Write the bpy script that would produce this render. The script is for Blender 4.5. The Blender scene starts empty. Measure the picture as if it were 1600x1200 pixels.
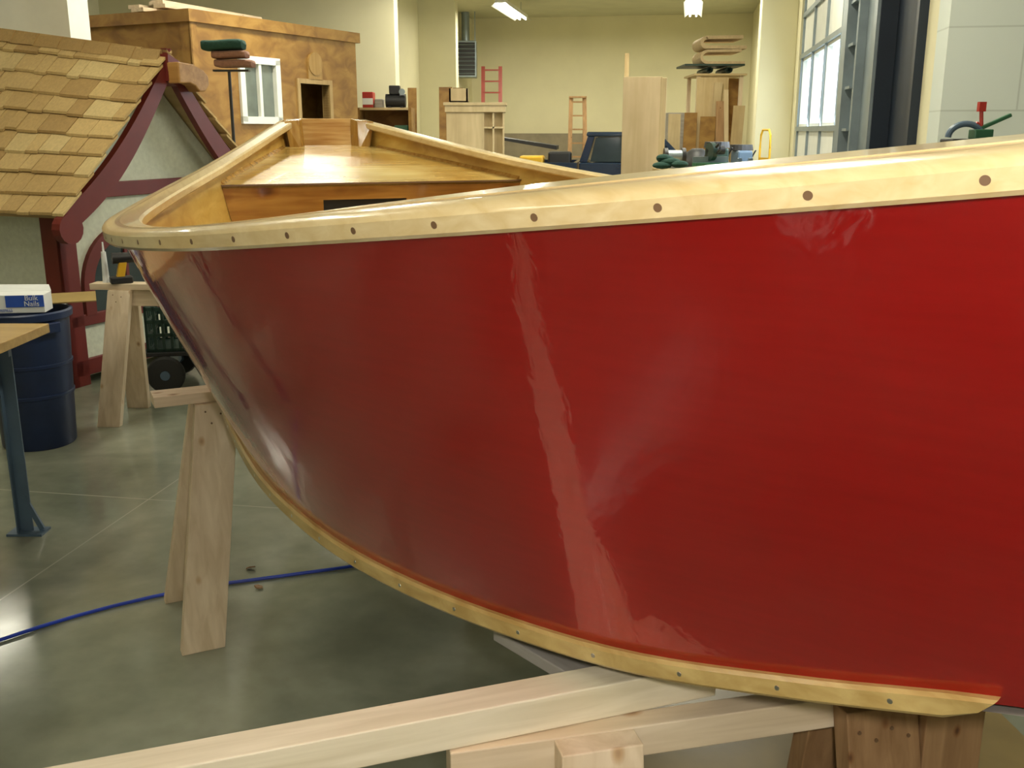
import bpy, math, random
from mathutils import Vector, Matrix
random.seed(7)
S=bpy.context.scene
COL=S.collection
try:
    S.view_settings.view_transform='Standard'
    S.view_settings.look='None'
except Exception: pass
# ---------------------------------------------------------------- helpers
class G:
    def __init__(s): s.v=[];s.f=[];s.m=[]
    def add(s,vs,fs,m=0):
        o=len(s.v); s.v+= [tuple(p) for p in vs]
        for q in fs: s.f.append(tuple(i+o for i in q)); s.m.append(m)
        return s
    def hexa(s,p,m=0):
        return s.add(p,[(0,3,2,1),(4,5,6,7),(0,1,5,4),(1,2,6,5),(2,3,7,6),(3,0,4,7)],m)
    def box(s,c,d,m=0,R=None):
        x,y,z=[a/2 for a in d]
        p=[(-x,-y,-z),(x,-y,-z),(x,y,-z),(-x,y,-z),(-x,-y,z),(x,-y,z),(x,y,z),(-x,y,z)]
        if R is not None: p=[R@Vector(q) for q in p]
        return s.hexa([(q[0]+c[0],q[1]+c[1],q[2]+c[2]) for q in p],m)
    def bx(s,a,b,m=0):
        return s.box([(a[i]+b[i])/2 for i in range(3)],[abs(b[i]-a[i]) for i in range(3)],m)
    def beam(s,p0,p1,w,t,m=0,side=None):
        p0=Vector(p0);p1=Vector(p1);d=(p1-p0).normalized()
        up=Vector(side) if side is not None else (Vector((0,0,1)) if abs(d.z)<.95 else Vector((1,0,0)))
        a=d.cross(up).normalized();b=a.cross(d).normalized()
        a=a*w/2;b=b*t/2
        return s.hexa([p0-a-b,p0+a-b,p0+a+b,p0-a+b,p1-a-b,p1+a-b,p1+a+b,p1-a+b],m)
    def cyl(s,p0,p1,r0,r1=None,n=20,m=0,cap=True):
        if r1 is None:r1=r0
        p0=Vector(p0);p1=Vector(p1);d=(p1-p0).normalized()
        a=d.orthogonal().normalized();b=d.cross(a)
        vs=[]
        for p,r in((p0,r0),(p1,r1)):
            for i in range(n):
                t=2*math.pi*i/n; vs.append(p+a*math.cos(t)*r+b*math.sin(t)*r)
        fs=[(i,(i+1)%n,n+(i+1)%n,n+i) for i in range(n)]
        if cap: fs+= [tuple(range(n-1,-1,-1)),tuple(range(n,2*n))]
        return s.add(vs,fs,m)
    def prism(s,pts,vec,m=0):
        n=len(pts);vec=Vector(vec)
        vs=[Vector(p) for p in pts]+[Vector(p)+vec for p in pts]
        fs=[tuple(range(n-1,-1,-1)),tuple(range(n,2*n))]+[(i,(i+1)%n,n+(i+1)%n,n+i) for i in range(n)]
        return s.add(vs,fs,m)
    def tube(s,path,r,n=8,m=0):
        path=[Vector(p) for p in path];vs=[];N=len(path)
        for i,p in enumerate(path):
            d=(path[min(i+1,N-1)]-path[max(i-1,0)]).normalized()
            a=d.cross(Vector((0,0,1)))
            if a.length<.05:a=d.cross(Vector((0,1,0)))
            a.normalize();b=a.cross(d)
            for k in range(n):
                t=2*math.pi*k/n;vs.append(p+a*math.cos(t)*r+b*math.sin(t)*r)
        fs=[(i*n+k,i*n+(k+1)%n,(i+1)*n+(k+1)%n,(i+1)*n+k) for i in range(N-1) for k in range(n)]
        fs+=[tuple(range(n)),tuple(range((N-1)*n,N*n))]
        return s.add(vs,fs,m)
    def lathe(s,c,prof,n=32,m=0):
        vs=[];k=len(prof)
        for r,z in prof:
            for i in range(n):
                t=2*math.pi*i/n;vs.append((c[0]+r*math.cos(t),c[1]+r*math.sin(t),c[2]+z))
        fs=[(j*n+i,j*n+(i+1)%n,(j+1)*n+(i+1)%n,(j+1)*n+i) for j in range(k-1) for i in range(n)]
        return s.add(vs,fs,m)
    def ell(s,c,r,n=16,m=0):
        vs=[];h=n//2
        for j in range(h+1):
            a=math.pi*j/h
            for i in range(n):
                t=2*math.pi*i/n
                vs.append((c[0]+r[0]*math.sin(a)*math.cos(t),c[1]+r[1]*math.sin(a)*math.sin(t),c[2]+r[2]*math.cos(a)))
        return s.add(vs,[(j*n+i,j*n+(i+1)%n,(j+1)*n+(i+1)%n,(j+1)*n+i) for j in range(h) for i in range(n)],m)

def thing(name,label,cat,loc,rz=0,group=None):
    o=bpy.data.objects.new(name,None);COL.objects.link(o);o.empty_display_size=.1
    o.location=loc;o.rotation_euler=(0,0,rz);o["label"]=label;o["category"]=cat
    if group:o["group"]=group
    return o
def mk(name,g,mats,parent=None,label=None,cat=None,loc=(0,0,0),rz=0,bevel=0,smooth=False,kind=None,group=None):
    me=bpy.data.meshes.new(name);me.from_pydata(g.v,[],g.f)
    if not isinstance(mats,(list,tuple)):mats=[mats]
    for m in mats: me.materials.append(m)
    for i,p in enumerate(me.polygons): p.material_index=g.m[i];p.use_smooth=smooth
    import bmesh
    bm=bmesh.new();bm.from_mesh(me)
    bmesh.ops.recalc_face_normals(bm,faces=bm.faces);bm.to_mesh(me);bm.free()
    me.update()
    o=bpy.data.objects.new(name,me);COL.objects.link(o)
    if parent is not None:o.parent=parent
    o.location=loc;o.rotation_euler=(0,0,rz)
    if label:o["label"]=label
    if cat:o["category"]=cat
    if kind:o["kind"]=kind
    if group:o["group"]=group
    if bevel:
        b=o.modifiers.new("b",'BEVEL');b.width=bevel;b.segments=2;b.limit_method='ANGLE';b.angle_limit=.7
    if smooth:
        try:
            e=o.modifiers.new("es",'EDGE_SPLIT');e.split_angle=math.radians(35)
        except Exception: pass
    return o
# ---------------------------------------------------------------- materials
def base(name,rough=.5,metal=0,coat=0,coatr=.05,spec=None):
    m=bpy.data.materials.new(name);m.use_nodes=True;nt=m.node_tree
    p=nt.nodes['Principled BSDF'];p.inputs['Roughness'].default_value=rough;p.inputs['Metallic'].default_value=metal
    p.inputs['Coat Weight'].default_value=coat;p.inputs['Coat Roughness'].default_value=coatr
    return m,nt,p
def noise_tex(nt,scale,stretch=(1,1,1),detail=5,dist=0,coord='Object',rot=(0,0,0)):
    tc=nt.nodes.new('ShaderNodeTexCoord');mp=nt.nodes.new('ShaderNodeMapping');mp.inputs['Scale'].default_value=stretch;mp.inputs['Rotation'].default_value=rot
    nt.links.new(tc.outputs[coord],mp.inputs['Vector'])
    n=nt.nodes.new('ShaderNodeTexNoise');n.inputs['Scale'].default_value=scale;n.inputs['Detail'].default_value=detail;n.inputs['Distortion'].default_value=dist
    nt.links.new(mp.outputs[0],n.inputs['Vector']);return n,mp
def ramp(nt,src,stops):
    r=nt.nodes.new('ShaderNodeValToRGB');e=r.color_ramp.elements
    while len(e)<len(stops): e.new(.5)
    for i,(p,c) in enumerate(stops): e[i].position=p;e[i].color=(*c,1)
    nt.links.new(src,r.inputs[0]);return r
def bump(nt,p,src,st=.2,dist=.01):
    b=nt.nodes.new('ShaderNodeBump');b.inputs['Strength'].default_value=st;b.inputs['Distance'].default_value=dist
    nt.links.new(src,b.inputs['Height']);nt.links.new(b.outputs[0],p.inputs['Normal']);return b
def mul(c,k): return tuple(min(1,a*k) for a in c)
def flat(name,c,rough=.5,metal=0,coat=0,var=.12,scale=6,bmp=0):
    m,nt,p=base(name,rough,metal,coat)
    n,_=noise_tex(nt,scale)
    r=ramp(nt,n.outputs['Fac'],[(.3,mul(c,1-var)),(.7,mul(c,1+var))]);nt.links.new(r.outputs[0],p.inputs['Base Color'])
    if bmp: bump(nt,p,n.outputs['Fac'],bmp)
    return m
def wood(name,c1,c2,axis=0,sc=1,rough=.55,coat=0,knots=0,blotch=.5,bt=(.72,.68,.62)):
    m,nt,p=base(name,rough,0,coat)
    st=[14,14,14];st[axis]=1.1
    n,mp=noise_tex(nt,2.2*sc,st,6,.6)
    r=ramp(nt,n.outputs['Fac'],[(.3,c1),(.52,tuple((a+b)/2 for a,b in zip(c1,c2))),(.72,c2)])
    out=r.outputs[0]
    n2,_=noise_tex(nt,1.6,(1,1,1),4)
    mx=nt.nodes.new('ShaderNodeMix');mx.data_type='RGBA';mx.blend_type='MULTIPLY';mx.inputs[0].default_value=blotch
    r2=ramp(nt,n2.outputs['Fac'],[(.4,bt),(.6,(1,1,1))])
    nt.links.new(out,mx.inputs[6]);nt.links.new(r2.outputs[0],mx.inputs[7]);out=mx.outputs[2]
    if knots:
        tc=nt.nodes.new('ShaderNodeTexCoord');mp2=nt.nodes.new('ShaderNodeMapping');s2=[1.6,1.6,1.6];s2[axis]=1
        mp2.inputs['Scale'].default_value=s2;nt.links.new(tc.outputs['Object'],mp2.inputs[0])
        v=nt.nodes.new('ShaderNodeTexVoronoi');v.inputs['Scale'].default_value=5.5*sc;nt.links.new(mp2.outputs[0],v.inputs[0])
        k=knots
        r3=ramp(nt,v.outputs['Distance'],[(.05*k,(.25,.13,.07)),(.10*k,(.75,.6,.45)),(.16*k,(1,1,1))])
        mx2=nt.nodes.new('ShaderNodeMix');mx2.data_type='RGBA';mx2.blend_type='MULTIPLY';mx2.inputs[0].default_value=.9
        nt.links.new(out,mx2.inputs[6]);nt.links.new(r3.outputs[0],mx2.inputs[7]);out=mx2.outputs[2]
    nt.links.new(out,p.inputs['Base Color'])
    bump(nt,p,n.outputs['Fac'],.12,.004)
    return m
def osb(name,c1,c2,c3):
    m,nt,p=base(name,.6)
    n,_=noise_tex(nt,4,(1,1,1.6),8,.9)
    r=ramp(nt,n.outputs['Fac'],[(.36,c1),(.5,c2),(.64,c3)])
    n2,_=noise_tex(nt,.8,(1,1,1),3)
    r2=ramp(nt,n2.outputs['Fac'],[(.4,(.72,.66,.6)),(.6,(1,1,1))])
    mx=nt.nodes.new('ShaderNodeMix');mx.data_type='RGBA';mx.blend_type='MULTIPLY';mx.inputs[0].default_value=.7
    nt.links.new(r.outputs[0],mx.inputs[6]);nt.links.new(r2.outputs[0],mx.inputs[7]);nt.links.new(mx.outputs[2],p.inputs['Base Color'])
    return m
def emis(name,c,st):
    m,nt,p=base(name);p.inputs['Base Color'].default_value=(*c,1);p.inputs['Emission Color'].default_value=(*c,1);p.inputs['Emission Strength'].default_value=st
    n,_=noise_tex(nt,1.5)
    r=ramp(nt,n.outputs['Fac'],[(.3,mul(c,.9)),(.7,c)]);nt.links.new(r.outputs[0],p.inputs['Emission Color']);return m

def hull_red():
    m,nt,p=base('candy red lacquer',.34,.70,1,.008)
    p.inputs['Coat IOR'].default_value=1.55
    n,_=noise_tex(nt,9,(1,1,10),5)
    r=ramp(nt,n.outputs['Fac'],[(.3,(.43,.001,.0025)),(.7,(.48,.002,.0035))]);nt.links.new(r.outputs[0],p.inputs['Base Color'])
    n2,_=noise_tex(nt,18,(1,1,.6),3,.6)
    n3,_=noise_tex(nt,42,(1,1,.8),3,.5)
    ad=nt.nodes.new('ShaderNodeMath');ad.operation='MULTIPLY_ADD';ad.inputs[1].default_value=.6
    nt.links.new(n3.outputs['Fac'],ad.inputs[0]);nt.links.new(n2.outputs['Fac'],ad.inputs[2])
    b=nt.nodes.new('ShaderNodeBump');b.inputs['Strength'].default_value=.13;b.inputs['Distance'].default_value=.004
    nt.links.new(ad.outputs[0],b.inputs['Height']);nt.links.new(b.outputs[0],p.inputs['Coat Normal'])
    return m
M={}
M['red']=hull_red()
M['rail']=wood('pale varnished rail wood',(.66,.49,.23),(.80,.65,.37),0,1.8,.28,.6,0,.3)
M['chine']=wood('varnished pine strip',(.44,.29,.09),(.64,.48,.19),0,1.4,.35,.4)
M['inner']=wood('varnished plywood interior',(.50,.31,.055),(.72,.51,.15),0,.7,.3,.8,0,.8,(.7,.55,.35))
M['deck']=wood('varnished birch deck',(.58,.41,.12),(.82,.66,.28),1,.8,.25,.6,0,1,(.66,.50,.26))
M['front']=wood('amber varnished board',(.28,.11,.02),(.52,.27,.06),1,1.0,.22,.8,2.2,.9,(.6,.48,.36))
M['transom']=wood('honey varnished transom',(.46,.26,.06),(.78,.58,.24),1,1.6,.25,.8,0,.9,(.66,.48,.3))
M['post']=wood('dark honey post',(.30,.14,.02),(.50,.30,.08),2,1.2,.25,.8)
M['seam']=wood('brown epoxy seam',(.36,.25,.11),(.50,.36,.18),0,1.2,.3,.6)
M['plug']=flat('dark wood plug',(.16,.09,.045),.4)
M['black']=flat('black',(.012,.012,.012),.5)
M['screw']=flat('steel screw',(.55,.55,.52),.3,1)
for i,a in enumerate('xyz'):
    M['pine'+a]=wood('raw pine lumber '+a,(.62,.48,.31),(.80,.66,.48),i,1.2,.6,0,.9,.35)
    M['ply'+a]=wood('plywood sheet '+a,(.50,.36,.17),(.62,.48,.26),i,.5,.6,0)
    M['osb'+a]=osb('brown sheathing '+a,(.22,.105,.016),(.29,.15,.026),(.36,.20,.042))
M['paleply']=wood('pale birch plywood',(.54,.41,.23),(.66,.52,.32),2,.5,.6,0)
M['tanply']=wood('tan plywood',(.46,.35,.18),(.58,.45,.25),2,.5,.6,0)
M['plank']=wood('pale planed lumber',(.70,.62,.44),(.88,.80,.62),0,1.8,.5,0,.6,.4)
M['warmblock']=wood('warm stained lumber',(.34,.19,.08),(.50,.30,.14),2,1.2,.6,0,.8)
M['darkblock']=wood('dark stained lumber',(.26,.14,.06),(.42,.25,.12),2,1.8,.6,0,.8)
M['greyboard']=wood('weathered grey board',(.30,.28,.24),(.44,.41,.37),0,1,.6)
M['band']=flat('grey brown lower wall',(.25,.21,.14),.7)
M['barn']=flat('barn red timber paint',(.14,.014,.009),.5)
M['stucco']=flat('white stucco',(.60,.62,.50),.85,var=.08,scale=30,bmp=.2)
M['wall']=flat('cream wall paint',(.74,.69,.46),.7,var=.04,scale=1.5)
M['steel']=flat('galvanised steel',(.26,.31,.33),.4,.6)
M['white']=flat('white vinyl',(.75,.76,.70),.4,var=.04)
M['bluebin']=flat('navy plastic',(.008,.020,.068),.42,var=.35,scale=4)
M['bluesteel']=flat('blue grey painted steel',(.08,.13,.19),.4)
M['cable']=flat('blue cable',(.01,.05,.50),.4)
M['green']=flat('green enamel',(.03,.12,.06),.4)
M['dgreen']=flat('dark green plastic',(.01,.035,.025),.45)
M['greenf']=flat('dark green fleece',(.01,.05,.035),.9,scale=60,bmp=.5)
M['mauve']=flat('dusty mauve fleece',(.24,.12,.08),.9,scale=60,bmp=.5)
M['redp']=flat('red enamel',(.42,.03,.02),.4)
M['redl']=flat('dull red fibreglass',(.26,.03,.015),.5)
M['yellow']=flat('yellow plastic',(.70,.40,.02),.4)
M['truck']=flat('dark blue truck paint',(.008,.020,.045),.2,0,.6)
M['glassd']=flat('dark glass',(.03,.045,.05),.08)
M['glassg']=flat('grey reflective glass',(.16,.19,.17),.06,0,.5,.4,2)
M['rubber']=flat('black rubber',(.015,.015,.014),.7)
M['door']=flat('dark navy door paint',(.006,.014,.028),.45)
M['foam']=flat('tan foam roll',(.55,.42,.25),.9,scale=20)
M['day']=emis('daylight window glow',(.72,.86,1),1.6)
M['tube']=emis('fluorescent tube',(1,.98,.85),14)
M['card']=flat('brown cardboard',(.34,.24,.085),.35)
M['blueink']=flat('blue print',(.02,.08,.42),.5)
M['whitep']=flat('white card print',(.75,.77,.75),.6,var=.03)
M['ceil']=flat('painted ceiling',(.58,.56,.38),.8,var=.06,scale=2)
SH=[wood('cedar shingle %d'%i,c,mul(c,1.25),0,2.2,.75) for i,c in enumerate([(.46,.31,.12),(.52,.365,.15),(.37,.235,.085),(.56,.42,.19)])]

def floor_mat():
    m,nt,p=base('polished concrete',.22)
    n,_=noise_tex(nt,1.5,(1,1,1),9,.5)
    r=ramp(nt,n.outputs['Fac'],[(.32,(.185,.205,.15)),(.5,(.285,.305,.23)),(.68,(.39,.41,.315))])
    n2,_=noise_tex(nt,11,(1,1,1),7)
    r2=ramp(nt,n2.outputs['Fac'],[(.3,(.84,.84,.84)),(.7,(1.0,1.0,1.0))])
    mx=nt.nodes.new('ShaderNodeMix');mx.data_type='RGBA';mx.blend_type='MULTIPLY';mx.inputs[0].default_value=1
    nt.links.new(r.outputs[0],mx.inputs[6]);nt.links.new(r2.outputs[0],mx.inputs[7])
    tc=nt.nodes.new('ShaderNodeTexCoord');sp=nt.nodes.new('ShaderNodeSeparateXYZ');nt.links.new(tc.outputs['Object'],sp.inputs[0])
    last=mx.outputs[2]
    for ax,off,per in(('X',2.18,6.),('Y',-3.6,6.)):
        a=nt.nodes.new('ShaderNodeMath');a.operation='ADD';a.inputs[1].default_value=off+per*20+per/2
        nt.links.new(sp.outputs[ax],a.inputs[0])
        mo=nt.nodes.new('ShaderNodeMath');mo.operation='MODULO';mo.inputs[1].default_value=per;nt.links.new(a.outputs[0],mo.inputs[0])
        su=nt.nodes.new('ShaderNodeMath');su.operation='SUBTRACT';su.inputs[1].default_value=per/2;nt.links.new(mo.outputs[0],su.inputs[0])
        ab=nt.nodes.new('ShaderNodeMath');ab.operation='ABSOLUTE';nt.links.new(su.outputs[0],ab.inputs[0])
        lt=nt.nodes.new('ShaderNodeMath');lt.operation='LESS_THAN';lt.inputs[1].default_value=.003;nt.links.new(ab.outputs[0],lt.inputs[0])
        mm=nt.nodes.new('ShaderNodeMix');mm.data_type='RGBA';nt.links.new(lt.outputs[0],mm.inputs[0]);nt.links.new(last,mm.inputs[6]);mm.inputs[7].default_value=(.42,.43,.34,1)
        last=mm.outputs[2]
    nt.links.new(last,p.inputs['Base Color'])
    rr=nt.nodes.new('ShaderNodeMapRange');rr.inputs[1].default_value=.3;rr.inputs[2].default_value=.7;rr.inputs[3].default_value=.09;rr.inputs[4].default_value=.22
    nt.links.new(n.outputs['Fac'],rr.inputs[0]);nt.links.new(rr.outputs[0],p.inputs['Roughness'])
    p.inputs['Specular IOR Level'].default_value=.75
    return m
def block_mat():
    m,nt,p=base('painted concrete block',.5)
    tc=nt.nodes.new('ShaderNodeTexCoord');mp=nt.nodes.new('ShaderNodeMapping');mp.inputs['Rotation'].default_value=(math.radians(90),0,0)
    nt.links.new(tc.outputs['Object'],mp.inputs[0])
    b=nt.nodes.new('ShaderNodeTexBrick');b.inputs['Scale'].default_value=1;b.inputs['Brick Width'].default_value=.8;b.inputs['Row Height'].default_value=.4
    b.inputs['Mortar Size'].default_value=.006;b.inputs['Mortar Smooth'].default_value=.6
    b.inputs['Color1'].default_value=(.66,.72,.66,1);b.inputs['Color2'].default_value=(.64,.70,.64,1);b.inputs['Mortar'].default_value=(.52,.57,.51,1)
    nt.links.new(mp.outputs[0],b.inputs[0]);nt.links.new(b.outputs[0],p.inputs['Base Color']);return m
# ---------------------------------------------------------------- camera geometry (survey of the room)
FP=1550.;PT=math.radians(14.3);CP,SP=math.cos(PT),math.sin(PT);H=1.5
def sight(px,py,Y):
    F=FP*CP-(py-600)*SP;D=FP*SP+(py-600)*CP
    return Vector(((px-800)/F*Y,Y,H-D/F*Y))
def ground(px,py,z=0):
    F=FP*CP-(py-600)*SP;D=FP*SP+(py-600)*CP
    Y=(H-z)*F/D
    return Vector(((px-800)/F*Y,Y,z))
cam=bpy.data.cameras.new('camera');co=bpy.data.objects.new('camera',cam);COL.objects.link(co)
co.location=(0,0,H);co.rotation_euler=(math.radians(90)-PT,0,0);cam.lens=FP/1600*36;cam.sensor_width=36;cam.clip_start=.02
S.camera=co
# ---------------------------------------------------------------- room (local u lateral, w depth)
RA=math.atan2(-.172,.985)
def rm(u,w,z=0): return Vector((u*math.cos(RA)-w*math.sin(RA),u*math.sin(RA)+w*math.cos(RA),z))
def room(name,g,mat,bevel=0):
    return mk(name,g,mat,rz=RA,kind='structure',bevel=bevel)
CE=4.0
room('floor',G().bx((-9.2,-6.2,-.1),(7.2,24.2,0)),floor_mat())
room('ceiling',G().bx((-9.2,-6.2,CE),(7.2,24.2,CE+.1)),M['ceil'])
room('wall_north',G().bx((-9.2,23.6,0),(7.2,23.8,CE)),M['wall'])
room('wall_south',G().bx((-9.2,-6.2,0),(7.2,-6.0,CE)),M['wall'])
room('wall_west',G().bx((-9.2,-6,0),(-9.0,14.8,CE)),M['wall'])
room('wall_west_return',G().bx((-9.2,14.8,0),(-4.33,15.0,CE)),M['wall'])
room('wall_west_inner',G().bx((-5.3,15.0,0),(-5.07,23.6,CE)),M['wall'])
room('trim_1',G().bx((-5.07,18.9,0),(-4.36,19.1,CE)),M['wall'])
room('wall_east_block',G().bx((1.24,5.5,0),(7.2,5.75,CE)),block_mat())
room('wall_east_near',G().bx((7.0,-6,0),(7.2,5.5,CE)),M['wall'])
g=G();g.bx((1.24,5.75,0),(1.44,6.05,CE));g.bx((1.24,7.2,0),(1.44,8.3,CE));g.bx((1.24,6.05,2.9),(1.44,7.2,CE));g.bx((1.24,8.3,3.3),(1.44,12.9,CE));g.bx((1.24,12.9,0),(1.44,23.6,CE))
room('wall_east',g,M['wall'])
room('trim_2',G().bx((.80,13.3,0),(1.24,13.75,CE)),M['wall'],.01)
g=G();g.bx((1.17,7.2,0),(1.24,7.32,3.6));g.bx((1.14,7.75,0),(1.2,7.82,3.8));g.bx((1.10,8.05,0),(1.24,8.28,3.8));g.bx((1.2,7.3,0),(1.24,8.1,3.8))
for z in [x*.3 for x in range(2,12)]: g.bx((1.12,7.82,z),(1.18,8.05,z+.02))
room('trim_3',g,M['steel'])
g=G();g.bx((1.3,6.05,0),(1.36,7.2,2.9));room('door_1',g,M['door'])
g=G();
for w in(5.99,7.18): g.bx((1.19,w,0),(1.3,w+.06,CE))
g.bx((1.19,6.05,2.9),(1.3,7.18,CE));room('trim_4',g,M['door'])
# garage door
g=G()
zs=[0,.76,1.53,2.36,2.82,3.3]
for i in range(5):
    z0,z1=zs[i],zs[i+1]
    if i in(2,):
        g.bx((1.28,8.35,z0),(1.33,12.85,z0+.05));g.bx((1.28,8.35,z1-.06),(1.33,12.85,z1))
        for k in range(5): 
            w=8.35+k*(4.4/4);g.bx((1.28,w,z0),(1.33,w+.1,z1))
        g.bx((1.335,8.4,z0),(1.345,12.8,z1),1)
    else: g.bx((1.28,8.35,z0+.01),(1.33,12.85,z1-.01))
    g.bx((1.25,8.35,z1-.03),(1.28,12.85,z1+.02),2)
for k in range(5):
    w=8.37+k*1.1;g.bx((1.255,w,0),(1.28,w+.04,3.3),2)
room('door_2',g,[M['white'],M['day'],M['steel']])
g=G();g.bx((1.05,16.6,0),(1.12,16.7,3.5));g.bx((1.15,16.6,0),(1.22,16.68,3.5))
for z in [x*.35 for x in range(1,10)]: g.bx((1.1,16.62,z),(1.18,16.66,z+.05))
room('trim_5',g,M['steel'])
g=G();g.bx((-4.9,23.3,0),(.9,23.6,1.45));room('trim_6',g,M['band'])
# ---------------------------------------------------------------- boat
def herm(tab):
    xs=[a for a,b in tab];ys=[b for a,b in tab];n=len(xs);ms=[]
    for i in range(n):
        if i==0:ms.append((ys[1]-ys[0])/(xs[1]-xs[0]))
        elif i==n-1:ms.append((ys[-1]-ys[-2])/(xs[-1]-xs[-2]))
        else:
            h0=xs[i]-xs[i-1];h1=xs[i+1]-xs[i];d0=(ys[i]-ys[i-1])/h0;d1=(ys[i+1]-ys[i])/h1
            ms.append((d0*h1+d1*h0)/(h0+h1))
    def f(x):
        x=max(xs[0],min(xs[-1],x));i=0
        while i<n-2 and x>xs[i+1]:i+=1
        h=xs[i+1]-xs[i];t=(x-xs[i])/h
        return (2*t**3-3*t*t+1)*ys[i]+(t**3-2*t*t+t)*h*ms[i]+(-2*t**3+3*t*t)*ys[i+1]+(t**3-t*t)*h*ms[i+1]
    return f
bs=herm([(0,.03),(.25,.178),(.563,.370),(.9,.612),(1.216,.784),(1.536,.914),(1.949,1.008),(2.39,1.042),(3.3,.95),(4.24,.675),(5.4,.212)])
zs_=herm([(0,1.58),(.563,1.489),(.765,1.460),(1.216,1.400),(1.536,1.361),(1.949,1.324),(2.39,1.300),(3.3,1.296),(4.24,1.372),(5.4,1.552)])
bc=herm([(.28,.01),(.659,.20),(.9,.330),(1.061,.423),(1.298,.549),(1.591,.672),(1.971,.765),(2.401,.80),(3.3,.76),(4.2,.57),(5.31,.175)])
zc=herm([(.28,.998),(.659,.932),(.872,.866),(1.061,.818),(1.298,.790),(1.591,.774),(1.971,.770),(2.401,.77),(3.3,.775),(4.2,.85),(5.31,1.06)])
OB=(.95,.35,0);BA=math.atan2(.934,-.358)
boat=thing('dory','open wooden drift dory, glossy red hull, varnished rails, resting on sawhorses','boat',OB,BA)
NT=90
def SHR(t,sd,off=0,dz=0): s=5.4*t;return Vector((s,sd*(bs(s)+off),zs_(s)+dz))
def CHN(t,sd,off=0,dz=0): s=.28+5.03*t;return Vector((s,sd*(bc(s)+off),zc(s)+dz))
def grid(fn,nu,nv):
    vs=[fn(i/nu,j/nv) for i in range(nu+1) for j in range(nv+1)]
    fs=[(i*(nv+1)+j,(i+1)*(nv+1)+j,(i+1)*(nv+1)+j+1,i*(nv+1)+j+1) for i in range(nu) for j in range(nv)]
    return vs,fs
for sd in(1,-1):
    g=G();BU=.008
    vo,fo=grid(lambda t,v:CHN(t,sd).lerp(SHR(t,sd),v)+Vector((0,sd*BU*math.sin(math.pi*v),0)),NT,10)
    def inn(t,v):
        p=CHN(t,sd).lerp(SHR(t,sd),v)+Vector((0,sd*BU*math.sin(math.pi*v),0));o=.011
        return Vector((p.x,sd*max(.002,abs(p.y)-o),p.z))
    vi,fi=grid(inn,NT,10)
    g.add(vo,fo,0);g.add(vi,fi,1)
    n=len(vo);top=[i*11+10 for i in range(NT+1)];bot=[i*11 for i in range(NT+1)]
    for a,b in zip(top,top[1:]): g.f.append((a,b,b+n,a+n));g.m.append(1)
    for a,b in zip(bot,bot[1:]): g.f.append((a,b,b+n,a+n));g.m.append(0)
    mk('hull_side',g,[M['red'],M['inner']],boat,'glossy red lacquered plywood side, varnished inside',smooth=True)
def flare(t):
    s=5.4*t;c=max(min(s,5.2),.5)
    k=.44 if s<1.0 else (.44-.36*(s-1.0)/.7 if s<1.7 else .08)
    return math.atan2(bs(c)-bc(c),zs_(c)-zc(c))*k
def outv(fn,t,sd):
    d=fn(min(t+.002,1))-fn(max(t-.002,0));d.z=0;d.normalize();return Vector((-d.y,d.x,0))*sd
def tilt(out,th,o,z): # rail section leaning with the flared side
    return out*(o*math.cos(th)+z*math.sin(th))+Vector((0,0,-o*math.sin(th)+z*math.cos(th)))
def arc(a0,a1,n): return [a0+(a1-a0)*i/(n-1) for i in range(n)]
RZ=.002
def sweep(fn,ts,sec,sd,tl,dz=0):
    k=len(sec);vs=[];N=len(ts)
    for t in ts:
        p=fn(t);out=outv(fn,t,sd);th=flare(t) if tl else 0
        for o,z in sec: vs.append(p+tilt(out,th,o,z)+Vector((0,0,dz)))
    fs=[(i*k+j,i*k+(j+1)%k,(i+1)*k+(j+1)%k,(i+1)*k+j) for i in range(N-1) for j in range(k)]
    fs+=[tuple(range(k)),tuple(range((N-1)*k,N*k))]
    return vs,fs
for sd in(1,-1):
    f=lambda t:SHR(t,sd)
    sec=[(-.002,-.031),(.02,-.031),(.025,-.026),(.026,-.008),(.022,-.002),(.014,.002),(-.002,.003)]
    vs,fs=sweep(f,arc(.004,1,110),sec,sd,True,RZ);mk('gunwale_rail',G().add(vs,fs),M['rail'],boat,'pale varnished outer rub rail',smooth=True)
    sec=[(-.0125,-.03),(-.054,-.03),(-.060,-.024),(-.060,-.004),(-.054,.002),(-.0125,.0045)]
    vs,fs=sweep(f,arc(.03,.985,100),sec,sd,True,RZ);mk('inner_rail',G().add(vs,fs),M['rail'],boat,'varnished inner rail',smooth=True)
    vs,fs=sweep(f,arc(.03,.985,100),[(-.0125,-.004),(-.0018,-.004),(-.0018,.0030),(-.0125,.0030)],sd,True,RZ);mk('seam',G().add(vs,fs),M['seam'],boat,'brown epoxy seam between the rails')
    f2=lambda t:CHN(t,sd)
    sec=[(.0005,-.016),(.014,-.016),(.017,-.012),(.017,.008),(.012,.012),(.0015,.012)]
    vs,fs=sweep(f2,arc(.081,.985,110),sec,sd,False)
    for j,(o,z) in enumerate(sec):
        vs[j]=vs[j]+Vector((.024*(1-(z+.016)/.028)-.004,0,0))
    mk('chine_rail',G().add(vs,fs),M['chine'],boat,'unpainted pine strip along the bottom edge',smooth=True)
def along(fn,t0,t1,step):
    res=[];acc=0;prev=fn(t0);N=3000;res.append(t0)
    for i in range(1,N+1):
        t=t0+(t1-t0)*i/N;p=fn(t);acc+=(p-prev).length;prev=p
        if acc>=step: res.append(t);acc-=step
    return res
f=lambda t:SHR(t,1)
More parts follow.
